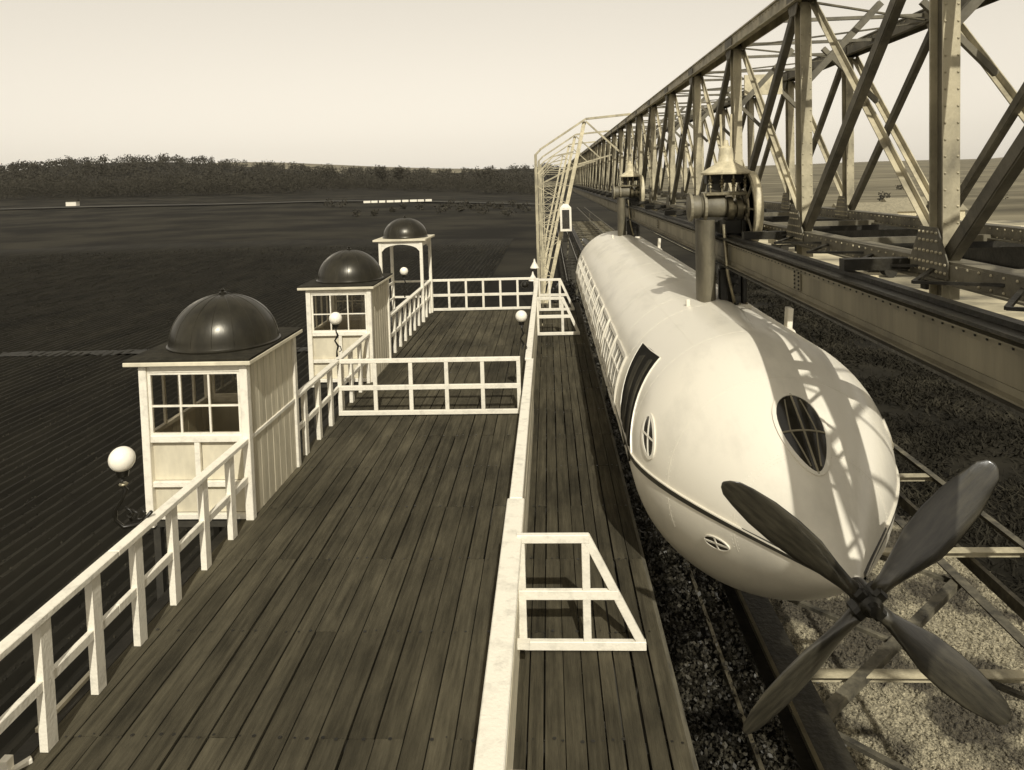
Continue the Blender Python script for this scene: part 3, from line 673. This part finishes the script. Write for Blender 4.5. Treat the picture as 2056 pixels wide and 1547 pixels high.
# pylons with running gear
def bogie(y, nm):
    P = bpy.data.objects.new('pylon', None); COL.objects.link(P); P.parent = car; P.location = (0, y-CY, 0)
    x0 = 2.143
    def X(v): return v-x0
    # streamlined column: rounded plan section
    def col(xa, xb, ya, yb, z0, z1, name, m):
        b = MB(); cx, rx = (xa+xb)/2, (xb-xa)/2; n = 20; vs = []
        for z in (z0, z1):
            for j in range(n):
                a = 2*PI*j/n; vs.append((cx+rx*math.cos(a), (ya+yb)/2+(yb-ya)/2*math.sin(a), z))
        return b.add(vs, [(j, (j+1) % n, n+(j+1) % n, n+j) for j in range(n)]+[tuple(range(n))[::-1], tuple(range(n, 2*n))]).build(name, m, P, smooth='auto')
    col(X(1.97), X(2.20), -.18, .45, 2.42, 3.60, 'column', MSTEEL2)
    col(X(2.30), X(2.50), .05, .55, 2.40, 2.96, 'rear_column', MDSTEEL)
    MB().box(X(2.50), X(2.56), -.15, .45, 2.46, 3.60).box(X(2.22), X(2.50), -.10, .0, 2.46, 2.96).box(X(2.22), X(2.50), -.15, .45, 3.42, 3.60).build('shadow_plates', MIRON, P, bevel=.01)  # black plates added to stand for the shadow between column and wheel
    MB().tube([(X(2.40), -.20, 2.45), (X(2.30), -.20, 2.9), (X(2.255), -.20, 3.55)], .022, 8).build('pipe', MALU, P, smooth=True)
    MB().tube([(X(2.34), -.12, 2.45), (X(2.30), -.12, 3.5)], .012, 8).build('cable', MIRON, P, smooth=True)
    for i in range(4): MB().lathe([(.035, 0), (.035, .03)], (X(2.40), -.20, 2.5+i*.12), 10).build('pipe_clip', MIRON, P)
    MB().box(X(1.98), X(2.6), -.22, .55, 2.44, 2.50).build('base_plate', MHULL, P, bevel=.015)
    for i in range(7): MB().lathe([(.016, 0), (.016, .02)], (X(2.03)+.085*i, -.19, 2.50), 8).build('bolt', MALU, P)
    # gear case, motor, wheel
    MB().lathe([(.10, X(1.84)), (.15, X(1.86)), (.155, X(2.0)), (.13, X(2.02)), (.155, X(2.06)), (.165, X(2.30)), (.14, X(2.33))], (0, .05, 3.77), 20, 'x').build('motor', MSTEEL2, P, smooth='auto')
    for q in (1.86, 2.04): MB().lathe([(.19, X(q)), (.19, X(q)+.035)], (0, .05, 3.77), 20, 'x').build('flange', MGIRD, P)
    MB().lathe([(.10, X(2.33)), (.17, X(2.35)), (.17, X(2.42)), (.11, X(2.43)), (.11, X(2.46)), (.15, X(2.47)), (.15, X(2.54)), (.07, X(2.55)), (.07, X(2.62))], (0, .05, 3.73), 22, 'x').build('brake_drum', MALU, P, smooth='auto')
    MB().box(X(2.05), X(2.55), -.04, .5, 3.56, 3.64).build('carrier_beam', MDSTEEL, P, bevel=.01)
    w = MB().lathe([(.06, X(2.60)), (.40, X(2.615)), (.425, X(2.59)), (.48, X(2.59)), (.485, X(2.60)), (.485, X(2.68)), (.46, X(2.69)), (.06, X(2.66))], (0, -.02, 3.745), 44, 'x').build('wheel', MCAP, P, smooth='auto')
    MB().lathe([(.43, X(2.592)), (.435, X(2.57)), (.478, X(2.57)), (.484, X(2.592))], (0, -.02, 3.745), 40, 'x').build('tyre', MALU, w, smooth='auto')
    for q in range(8): MB().beam((X(2.588), -.02+.10*math.cos(q*PI/4), 3.745+.10*math.sin(q*PI/4)), (X(2.588), -.02+.43*math.cos(q*PI/4), 3.745+.43*math.sin(q*PI/4)), .02, .035, (1, 0, 0)).build('spoke', MGIRD, w)
    MB().lathe([(.22, X(2.585)), (.24, X(2.57)), (.26, X(2.585)), (.25, X(2.61))], (0, .05, 3.745), 30, 'x').build('wheel_ring', MALU, w, smooth='auto')
    MB().lathe([(.001, X(2.50)), (.07, X(2.51)), (.08, X(2.60))], (0, .05, 3.745), 16, 'x').build('axle_cap', MALU, w, smooth='auto')
    # lantern housing with insulators under the conical cap
    MB().box(X(2.06), X(2.62), -.12, .22, 3.92, 3.965).build('tray', MALU, P, bevel=.008)
    MB().box(X(2.12), X(2.30), -.05, .15, 3.965, 4.09).build('switch_case', MDSTEEL, P, bevel=.01)
    for q in (2.12, 2.27, 2.42, 2.57):
        MB().lathe([(.012, 3.96), (.012, 4.02), (.03, 4.03), (.015, 4.06), (.034, 4.07), (.015, 4.10), (.03, 4.12), (.012, 4.14), (.012, 4.24)], (X(q), -.08, 0), 10).build('insulator', MALU, P, smooth='auto')
    MB().box(X(2.10), X(2.60), .05, .20, 4.08, 4.20).build('conductor_box', MDSTEEL, P)
    MB().lathe([(.30, 4.19), (.325, 4.20), (.325, 4.222), (.30, 4.24), (.20, 4.30), (.12, 4.35), (.105, 4.37), (.098, 4.45), (.085, 4.54), (.04, 4.57), (.03, 4.64), (.001, 4.65)], (X(2.35), .02, 0), 26).build('cap', MCAP, P, smooth='auto')
    for q in (2.29, 2.41): MB().tube([(X(q), 0, 4.54), (X(q)+(.01 if q > 2.3 else -.01), 0, 4.98)], .014, 6).build('vent_rod', MCAP, P)
    # step brackets on the roof
    MB().box(X(1.70), X(2.0), -.10, -.05, 2.40, 2.45).box(X(1.78), X(1.83), -.10, -.05, 2.30, 2.56).box(X(1.70), X(1.74), -.22, .06, 2.36, 2.42).build('step_bracket', MW, P, bevel=.006)
    fb = MB(); fb.beam((X(3.10), -.05, 2.02), (X(3.13), -.05, 2.42), .07, .14, (0, 1, 0)); fb.beam((X(3.28), .0, 1.85), (X(3.16), -.05, 2.12), .05, .1, (0, 1, 0)); fb.build('roof_bracket', MW, P, bevel=.006)
    # shallow fairing running forward of the column
    F = MB(); vs = []; n = 18
    for i in range(n):
        t = i/(n-1); yy = -1.9+2.3*t; h = .05*math.sin(PI*t)**.6; wd = .05+.20*t
        for j in range(9):
            u = -1+2*j/8; th = math.acos(max(-1, min(1, (X(2.22)*t+u*wd)/CR)))
            rr = CR+h*(1-u*u); vs.append((rr*math.cos(th), yy, CZ_+rr*math.sin(th)-.004))
    F.add(vs, [(i*9+j, i*9+j+1, (i+1)*9+j+1, (i+1)*9+j) for i in range(n-1) for j in range(8)]); F.build('fairing', MHULL, P, smooth=True)
    return P
bogie(9.65, 1); bogie(20.75, 2)

# ------------------------------------------------------------------ overhead bridge
X1, X2, PT = 2.90, 5.05, 2.90
ZT, ZB = 6.17, 3.46
NP = 40; Y1 = 5.45
br = thing('truss_bridge', 'long riveted steel truss carrying the overhead rail above the car', 'bridge', (X1, 0, 0))
BY0 = Y1-2*PT
def member(par, a, b, w, d, name, m=MSTEEL, up=(1, 0, 0)): return MB().beam(a, b, w, d, up).build(name, m, par)
def Hsec(b, x, y, z0, z1, w, d, t=.016):
    # H-section post: two flanges facing the camera and away, joined by a web
    b.box(x-w/2, x+w/2, y-d/2, y-d/2+t, z0, z1); b.box(x-w/2, x+w/2, y+d/2-t, y+d/2, z0, z1); return b
for ti, (x, yoff) in enumerate(((0., 0.), (X2-X1, PT/2-.25))):
    T = bpy.data.objects.new('truss', None); COL.objects.link(T); T.parent = br; T.location = (x, 0, 0)
    tag(T, ['near truss standing on the rail girder', 'far truss on the right of the bridge'][ti])
    ya = BY0+yoff; yb = ya+NP*PT
    for nm, z, dd in (('top_chord', ZT, .20), ('bottom_chord', ZB, .15)):
        c = MB(); wd = .24 if nm[0] == 't' else .18
        c.box(-wd/2, wd/2, ya, yb, z+dd/2-.02, z+dd/2); c.box(-.10+.0, -.08, ya, yb, z-dd/2, z+dd/2-.02); c.box(.08, .10, ya, yb, z-dd/2, z+dd/2-.02)
        c.box(-.16, -.10, ya, yb, z-dd/2, z-dd/2+.015)
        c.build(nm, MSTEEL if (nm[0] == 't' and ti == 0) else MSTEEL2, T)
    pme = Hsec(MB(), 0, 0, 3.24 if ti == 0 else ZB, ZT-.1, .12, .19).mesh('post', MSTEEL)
    wme = MB().box(-.008, .008, -.0785, .0785, 3.25 if ti == 0 else ZB, ZT-.1).mesh('post_web', MSTEEL2)  # web darker than the flanges: shade of the recess put into its colour
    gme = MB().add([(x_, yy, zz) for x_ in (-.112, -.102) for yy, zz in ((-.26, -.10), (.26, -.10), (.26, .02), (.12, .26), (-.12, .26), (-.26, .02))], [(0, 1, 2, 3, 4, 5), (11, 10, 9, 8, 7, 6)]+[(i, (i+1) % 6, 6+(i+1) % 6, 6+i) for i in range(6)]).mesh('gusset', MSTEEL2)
    # the sloping members alternate with thinner counter-braces
    h = ZT-ZB; dme = MB(); Ld = math.hypot(PT-.25, h-.2)
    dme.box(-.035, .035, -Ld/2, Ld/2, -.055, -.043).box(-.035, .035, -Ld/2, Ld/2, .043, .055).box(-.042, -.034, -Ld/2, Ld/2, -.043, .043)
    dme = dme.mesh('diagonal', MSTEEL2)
    cme = MB().box(-.03, .03, -Ld/2, Ld/2, -.03, -.02).box(.02, .03, -Ld/2, Ld/2, -.02, .03).mesh('counter_brace', MSTEEL)
    ang = math.atan2(h-.2, PT-.25)
    for k in range(NP+1):
        y = ya+k*PT
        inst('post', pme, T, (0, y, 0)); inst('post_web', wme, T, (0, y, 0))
        inst('gusset', gme, T, (-.003, y, ZB+.05)); inst('gusset', gme, T, (-.003, y, ZT-.02), None, (1, .8, -.8))
        if k < NP:
            inst('diagonal', dme, T, (-.02 if ti == 0 else 0, y+PT/2, (ZT+ZB)/2), (-ang, 0, 0))
            inst('counter_brace', cme, T, (.06, y+PT/2, (ZT+ZB)/2), (ang, 0, 0), (1.3 if ti else 1, 1, 1.6 if ti else 1))
    # rivets on gussets of the nearest panels
    rv = MB()
    for k in range(1, 6):
        y = ya+k*PT
        for i in range(-4, 5):
            for jz in (-.06, .0, .08, .16, .22):
                if abs(i)*.06 > (.25 if jz < .02 else .25-(jz-.02)*.6): continue
                rv.lathe([(.013, 0), (.010, -.010), (.002, -.014)], (-.115, y+i*.058, ZB+.05+jz), 6, 'x')
    for i in range(230):
        for zz in (ZT-.075, ZT+.05, ZB-.05, ZB+.045): rv.lathe([(.011, 0), (.009, -.007), (.002, -.010)], (-.102, 2.5+i*.13, zz), 5, 'x')
    for k in range(1, 8):
        y = ya+k*PT
        for q in range(int((ZT-.5-3.6)/.12)):
            for dx in (-.045, .045): rv.lathe([(.010, 0), (.008, -.006), (.002, -.009)], (dx, y-.095, 3.8+q*.12), 5, 'y')
    rv.build('rivet', MSTEEL, T, kind='stuff')
# bracing between the trusses
BB = bpy.data.objects.new('cross_bracing', None); COL.objects.link(BB); BB.parent = br
W_ = X2-X1
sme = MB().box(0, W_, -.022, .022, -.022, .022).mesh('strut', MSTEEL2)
for k in range(NP*2):
    y = BY0+k*PT/2
    inst('strut', sme, BB, (0, y, ZT+.02 if k % 2 else ZT-.02))
    if k % 2 == 0: inst('strut', sme, BB, (0, y, ZB-.06), None, (1, 2, 1.6))
lb = MB().beam((0, 0, 0), (W_, PT/2, 0), .035, .02).mesh('lacing_bar', MSTEEL2)
for k in range(NP*2-1):
    y = BY0+k*PT/2
    inst('lacing_bar', lb, BB, (0, y if k % 2 == 0 else y+PT/2, ZT-.06), None, (1, 1 if k % 2 == 0 else -1, 1))
km = MB().beam((0.05, 0, ZT-.95), (.85, 0, ZT-.12), .06, .07).beam((W_-.05, 0, ZT-.95), (W_-.85, 0, ZT-.12), .06, .07).mesh('knee_brace', MSTEEL2)
for k in range(0, NP): inst('knee_brace', km, BB, (0, BY0+k*PT, 0))
ge = MB().box(.3, W_*.0+1.0, -.02, .02, ZT-.50, ZT-.12).mesh('end_plate', MCAP)
inst('end_plate', ge, BB, (.55, BY0+3*PT+5.6, 0))
# rail girder under the near truss
GXo = 2.36-X1
G0, G1 = 2.99, 3.375
GR = bpy.data.objects.new('rail_girder', None); COL.objects.link(GR); GR.parent = br; GR.location = (GXo, 0, 0)
gy0, gy1 = -1.0, Y1+38*PT
MB().box(-.008, .008, gy0, gy1, G0+.022, G1-.022).build('web', MGIRD, GR)
MB().box(-.13, .13, gy0, gy1, G1-.02, G1).build('top_flange', MDSTEEL, GR)
MB().box(-.11, .11, gy0, gy1, G0, G0+.02).build('bottom_flange', MDSTEEL, GR)
MB().box(-.035, .035, gy0, gy1, G1+.002, G1+.035).build('running_rail', MDSTEEL, GR)
for z in (G0+.022, G1-.08): MB().box(-.07, -.009, gy0, gy1, z, z+.012).box(-.02, -.009, gy0, gy1, z+.013 if z < 3.1 else z-.05, z+.055 if z < 3.1 else z-.001).build('flange_angle', MGIRD, GR)
sp = MB().box(-.022, -.010, -.09, .09, G0+.09, G1-.09).mesh('splice_plate', MGIRD)
for k in range(10): inst('splice_plate', sp, GR, (0, 6.95+k*4.35, 0))
rv = MB()
for k in range(4):
    for yy in (-.055, .055):
        for i in range(6): rv.lathe([(.012, 0), (.010, -.009), (.002, -.013)], (-.022, 6.95+k*4.35+yy, G0+.105+i*.038), 6, 'x')
for i in range(170): rv.lathe([(.009, 0), (.008, -.006), (.002, -.009)], (-.070 if False else -.020, 3.2+i*.11, G1-.105), 5, 'x')
rv.build('rivet', MDSTEEL, GR, kind='stuff')
zb = MB().beam((.10, 0, 3.43), (.52, .50, 3.47), .03, .02).beam((.52, .50, 3.47), (.10, 1.0, 3.43), .03, .02).mesh('added_shadow_brace', MDSTEEL)  # lacing added to throw dappled shadow on the car roof
for k in range(60): inst('added_shadow_brace', zb, GR, (0, -1+k*1.0, 0))
hg = MB().box(-.06, .44, -.05, .05, G1+.04, G1+.13).mesh('hanger', MDSTEEL)
for k in range(1, 30): inst('hanger', hg, GR, (0, BY0+k*PT+.35, 0.0), None, (1, 1, 1))
# outer rail girder beyond the far truss
MB().box(X2-X1+.95-.01, X2-X1+.95+.01, gy0, gy1, 2.875, 3.215).box(X2-X1+.82, X2-X1+1.08, gy0, gy1, 3.217, 3.24).box(X2-X1+.84, X2-X1+1.06, gy0, gy1, 2.85, 2.873).build('outer_rail_girder', MDSTEEL, br)
ob = MB().box(0, W_+1.0, -.04, .04, 3.26, 3.34).mesh('cross_beam', MDSTEEL)
for k in range(1, 30): inst('cross_beam', ob, br, (0, BY0+k*PT+.3, 0))

# ------------------------------------------------------------------ guide rail frame below the car
MFRAME = mat('sooty_frame_paint', .12, .03, 5, rough=.7, bump=.3, bscale=30, contrast=(.35, .6), v3=.22, rand=.2)
gf = thing('guide_frame', 'low steel lattice frame with guide rail underneath the car', 'steel frame', (2.2, 0, -.6))
for xa_, xb_, nm in ((-.16, .16, 'guide_beam'),):
    MB().box(xa_, xb_, -1, 120, -.02, 0).box(-.01, .01, -1, 120, -.32, -.02).box(xa_, xb_, -1, 120, -.34, -.32).build(nm, MDSTEEL, gf)
MB().box(-.17, -.13, -1, 120, .002, .05).build('guide_rail', MRAILS, gf)
for x, w in ((2.48, .12), (3.70, .10)):
    MB().box(x-w/2, x+w/2, -1, 120, -.012, 0).box(x+w/2-.012, x+w/2, -1, 120, -.13, -.012).build('outer_chord', MFRAME, gf)
cs = MB().box(.16, 3.75, -.06, .06, -.035, -.022).box(.16, 3.75, .033, .045, -.14, -.035).mesh('cross_strut', MSTEEL)
for k in range(34): inst('cross_strut', cs, gf, (0, 4.55+k*2.3, 0))
da = MB().beam((.10, 0, -.055), (2.48, 2.2, -.07), .10, .08).mesh('diagonal', MFRAME)
db = MB().beam((.10, 2.2, -.075), (2.48, 0, -.125), .06, .04).mesh('diagonal', MFRAME)
MB().box(3.0, 3.06, -1, 120, -.30, -.14).build('inner_chord', MFRAME, gf)
for k in range(33):
    inst('diagonal', da, gf, (0, 4.0+k*2.3, 0))
    inst('diagonal', db, gf, (0, 4.0+k*2.3, 0))
# hangers and legs carrying the frame
for k in range(5):
    y = 2.0+26*k if k else 1.2
    for x in (-.0, 3.7): MB().beam((x, y, -.34), (x+(-.3 if x < 1 else .3), y, GZ+.6), .16, .16).build('leg', MFRAME, gf)

# ------------------------------------------------------------------ gantries (trestle frames) beyond the platform
def gantry(label, y, first):
    G = thing('gantry', label, 'gantry', (0, y, 0), 'steel gantry frames straddling the line')
    def t(a, b, w=.09, nm='member'): return MB().beam(a, b, w, w, (0, 1, 0)).build(nm, MSTEEL if nm != 'inclined_leg' else MCAP, G)
    t((-.42, 0, GZ), (-.42, 0, 5.1), .10, 'leg'); t((-.42, 0, 5.08), (-.24, 0, 5.26), .07, 'eave_piece')
    t((-.26, 0, 5.26), (1.40, 0, 6.30), .07, 'rafter'); t((1.40, 0, 6.30), (3.0, 0, 6.42), .08, 'top_beam')
    t((-.25, .12, -.6), (1.36, .12, 6.22), .13, 'inclined_leg'); t((-.8, .12, GZ), (-.25, .12, -.6), .13, 'inclined_leg')
    t((1.40, 0, 6.22), (2.7, .1, 5.0), .06, 'strut'); t((-.36, 0, 4.4), (.2, 0, 5.0), .05, 'strut'); t((.2, 0, 5.0), (.95, 0, 5.15), .05, 'strut')
    # lattice between the legs
    z = 4.6; i = 0
    while z > -1.5:
        xr_ = -.25+(z+.6)*(1.61/6.82); xr2 = -.25+(z-.65+.6)*(1.61/6.82)
        t((-.40, .05, z), (xr_, .10, z), .028, 'lattice_bar')
        if i % 2: t((-.40, .06, z), (xr2, .10, z-.65), .025, 'lattice_bar')
        else: t((xr_, .10, z), (-.40, .06, z-.65), .025, 'lattice_bar')
        z -= .65; i += 1
    t((1.1, .0, 4.7), (2.3, .0, 5.0), .05, 'strut')
    return G
g0 = gantry('nearest tall steel gantry just beyond the far gate, carrying the signal box', 26.0, True)
for k, (y, lb_) in enumerate([(35, 'second steel gantry from the platform end'), (45, 'third steel gantry from the platform end'), (64, 'farthest steel gantry, almost lost against the fields')]):
    dup(g0, (0, y, 0), lb_)
sb = thing('signal_box', 'small white-framed box with black glass fixed to the gantry leg', 'signal', (.60, 25.75, 2.75))
f = MB()
w0, h0 = .20, .42
f.box(-w0, -w0+.07, -.08, .08, -h0, h0).box(w0-.07, w0, -.08, .08, -h0, h0).box(-w0+.07, w0-.07, -.08, .08, -h0, -h0+.08).box(-w0+.07, w0-.07, -.08, .08, h0-.08, h0)
f.build('frame', MW, sb); MB().box(-w0+.07, w0-.07, -.05, .05, -h0+.08, h0-.08).build('pane', MGLASS, sb)
MB().add([(-w0, -.08, h0), (w0, -.08, h0), (w0, .08, h0), (-w0, .08, h0), (-.08, -.05, h0+.13), (.08, -.05, h0+.13), (.08, .05, h0+.13), (-.08, .05, h0+.13)], [(0, 1, 5, 4), (1, 2, 6, 5), (2, 3, 7, 6), (3, 0, 4, 7), (4, 5, 6, 7)]).build('hood', MW, sb)
# signal lamp cluster beside the gantry foot and a small shade
for i, (x, y, z, lb_) in enumerate([(-.55, 25.4, 1.2, 'white shaded lamp low on the nearest gantry leg'), (-.62, 25.4, .75, 'second white shaded lamp below the first on the gantry leg')]):
    o = MB().lathe([(.16, -.12), (.10, .0), (.04, .10), (.02, .2)], n=14).build('shaded_lamp', MW, None, smooth='auto'); o.location = (x, y, z); tag(o, lb_, 'lamp')

# ------------------------------------------------------------------ far right yard: huts, wagons, fence
def hut(x, y, w, d, h, label, rot=0.):
    z = float(terr(x, y))+.1; H_ = thing('yard_hut', label, 'hut', (x, y, z), 'pale huts in the yard beyond the bridge'); H_.rotation_euler = (0, 0, rot)
    MB().box(-w/2, w/2, -d/2, d/2, 0, h).build('wall', MCAP, H_)
    MB().add([(-w/2-.3, -d/2-.3, h), (w/2+.3, -d/2-.3, h), (w/2+.3, d/2+.3, h), (-w/2-.3, d/2+.3, h), (-w/2-.3, 0, h+d*.32), (w/2+.3, 0, h+d*.32)], [(0, 1, 5, 4), (2, 3, 4, 5), (0, 4, 3), (1, 2, 5), (0, 3, 2, 1)]).build('roof', MGIRD, H_)
    for i in range(int(w/2.2)):
        MB().box(-w/2+.8+i*2.2, -w/2+1.7+i*2.2, -d/2-.03, -d/2-.002, 1.0, 2.0).build('window', MGLASS, H_)
    return H_
hut(44, 104, 7, 5, 2.8, 'pale hut seen through the bridge, left of the thick post')
hut(56, 112, 10, 6, 2.6, 'long pale hut behind the thick bridge post')
def wagon(x, y, label, rot):
    z = float(terr(x, y))+.12; w = thing('goods_wagon', label, 'wagon', (x, y, z), 'open goods wagons in the yard'); w.rotation_euler = (0, 0, rot)
    b = MB(); L, wd = 5.2, 2.2
    b.box(-L/2, L/2, -wd/2, wd/2, 1.0, 1.15).box(-L/2, L/2, -wd/2, -wd/2+.08, 1.15, 2.1).box(-L/2, L/2, wd/2-.08, wd/2, 1.15, 2.1).box(-L/2, -L/2+.08, -wd/2+.08, wd/2-.08, 1.15, 2.1).box(L/2-.08, L/2, -wd/2+.08, wd/2-.08, 1.15, 2.1)
    b.build('body', MSTEEL, w)
    for xx in (-1.5, 1.5):
        for yy in (-.75, .75): MB().lathe([(.48, -.06), (.48, .06)], (xx, yy, .5), 18, 'y').build('wheel', MDSTEEL, w)
    MB().box(-L/2+.2, L/2-.2, -.7, .7, .6, .99).build('underframe', MDSTEEL, w)
for i, (x, y) in enumerate([(30, 62), (36, 60), (47, 78), (54, 76), (41, 88), (28, 84)]):
    wagon(x, y, ['left wagon of the nearest pair in the yard', 'right wagon of the nearest pair in the yard', 'left wagon of the pair in mid yard', 'right wagon of the pair in mid yard', 'single wagon in front of the huts', 'single wagon at the left end of the yard'][i], R(-8+i*3))
for i in range(9):
    x, y = 24+i*5.5+rnd.uniform(-1, 1), 50+rnd.uniform(0, 22)
    z = float(terr(x, y))+.12; t = MB()
    for q in range(7): t.box(-2, 2, -1+q*.3, -1+q*.3+.26, 0, .5+.12*((q*3+i) % 4))
    o = t.build('timber_stack', MSLEEP if i % 2 else MCAP, None); o.location = (x, y, z); o.rotation_euler = (0, 0, rnd.uniform(-.5, .5))
    tag(o, ('dark' if i % 2 else 'pale')+' timber stack, %s from the left on the yard ground behind the bridge' % num[i], 'timber', 'timber stacks lying about the yard')
yf = thing('yard_fence', 'thin white post and rail fence along the edge of the yard', 'fence', (30, 98, float(terr(30, 98))))
for i in range(24): MB().box(i*2-.05, i*2+.05, -.05, .05, 0, 1.3).build('post', MW, yf)
for z in (.6, 1.2): MB().box(0, 46, -.03, .03, z-.05, z+.05).build('rail', MW, yf)
# white hurdles in the pasture behind the farthest dome, and a white shed far left
y = 215.; 
hf = thing('white_hurdles', 'row of low white hurdles in the pasture behind the farthest dome', 'hurdles', (sd_px(725)*y, y, float(terr(sd_px(725)*y, y))))
for i in range(9): MB().box(i*2.35, i*2.35+(1.9 if i % 3 else 2.1), -.05, .05, .5, 1.15).build('hurdle', MW, hf)
y = 240.; x = sd_px(115)*y
sh = thing('white_shed', 'tiny white shed in the dark field at far left', 'shed', (x, y, float(terr(x, y))))
MB().box(-1.8, 1.8, -1, 1, 0, 1.5).build('wall', MW, sh); MB().add([(-2, -1.2, 1.5), (2, -1.2, 1.5), (2, 1.2, 1.5), (-2, 1.2, 1.5), (-2, 0, 2.1), (2, 0, 2.1)], [(0, 1, 5, 4), (2, 3, 4, 5), (0, 4, 3), (1, 2, 5)]).build('roof', MROOF, sh)

# ------------------------------------------------------------------ thin haze over the fields
if True:
    hz = MB().box(-3300, 3700, -80, 3200, -20, 175).build('haze', bpy.data.materials.new('haze_air'), None, kind='stuff')
    m = hz.data.materials[0]; m.use_nodes = True; n = m.node_tree.nodes; n.remove(n['Principled BSDF'])
    v = n.new('ShaderNodeVolumePrincipled'); v.inputs['Density'].default_value = .00007; v.inputs['Color'].default_value = (.95, .90, .80, 1); v.inputs['Anisotropy'].default_value = .2
    m.node_tree.links.new(v.outputs[0], n['Material Output'].inputs['Volume'])
    hz['label'] = 'thin pale haze over the far fields'
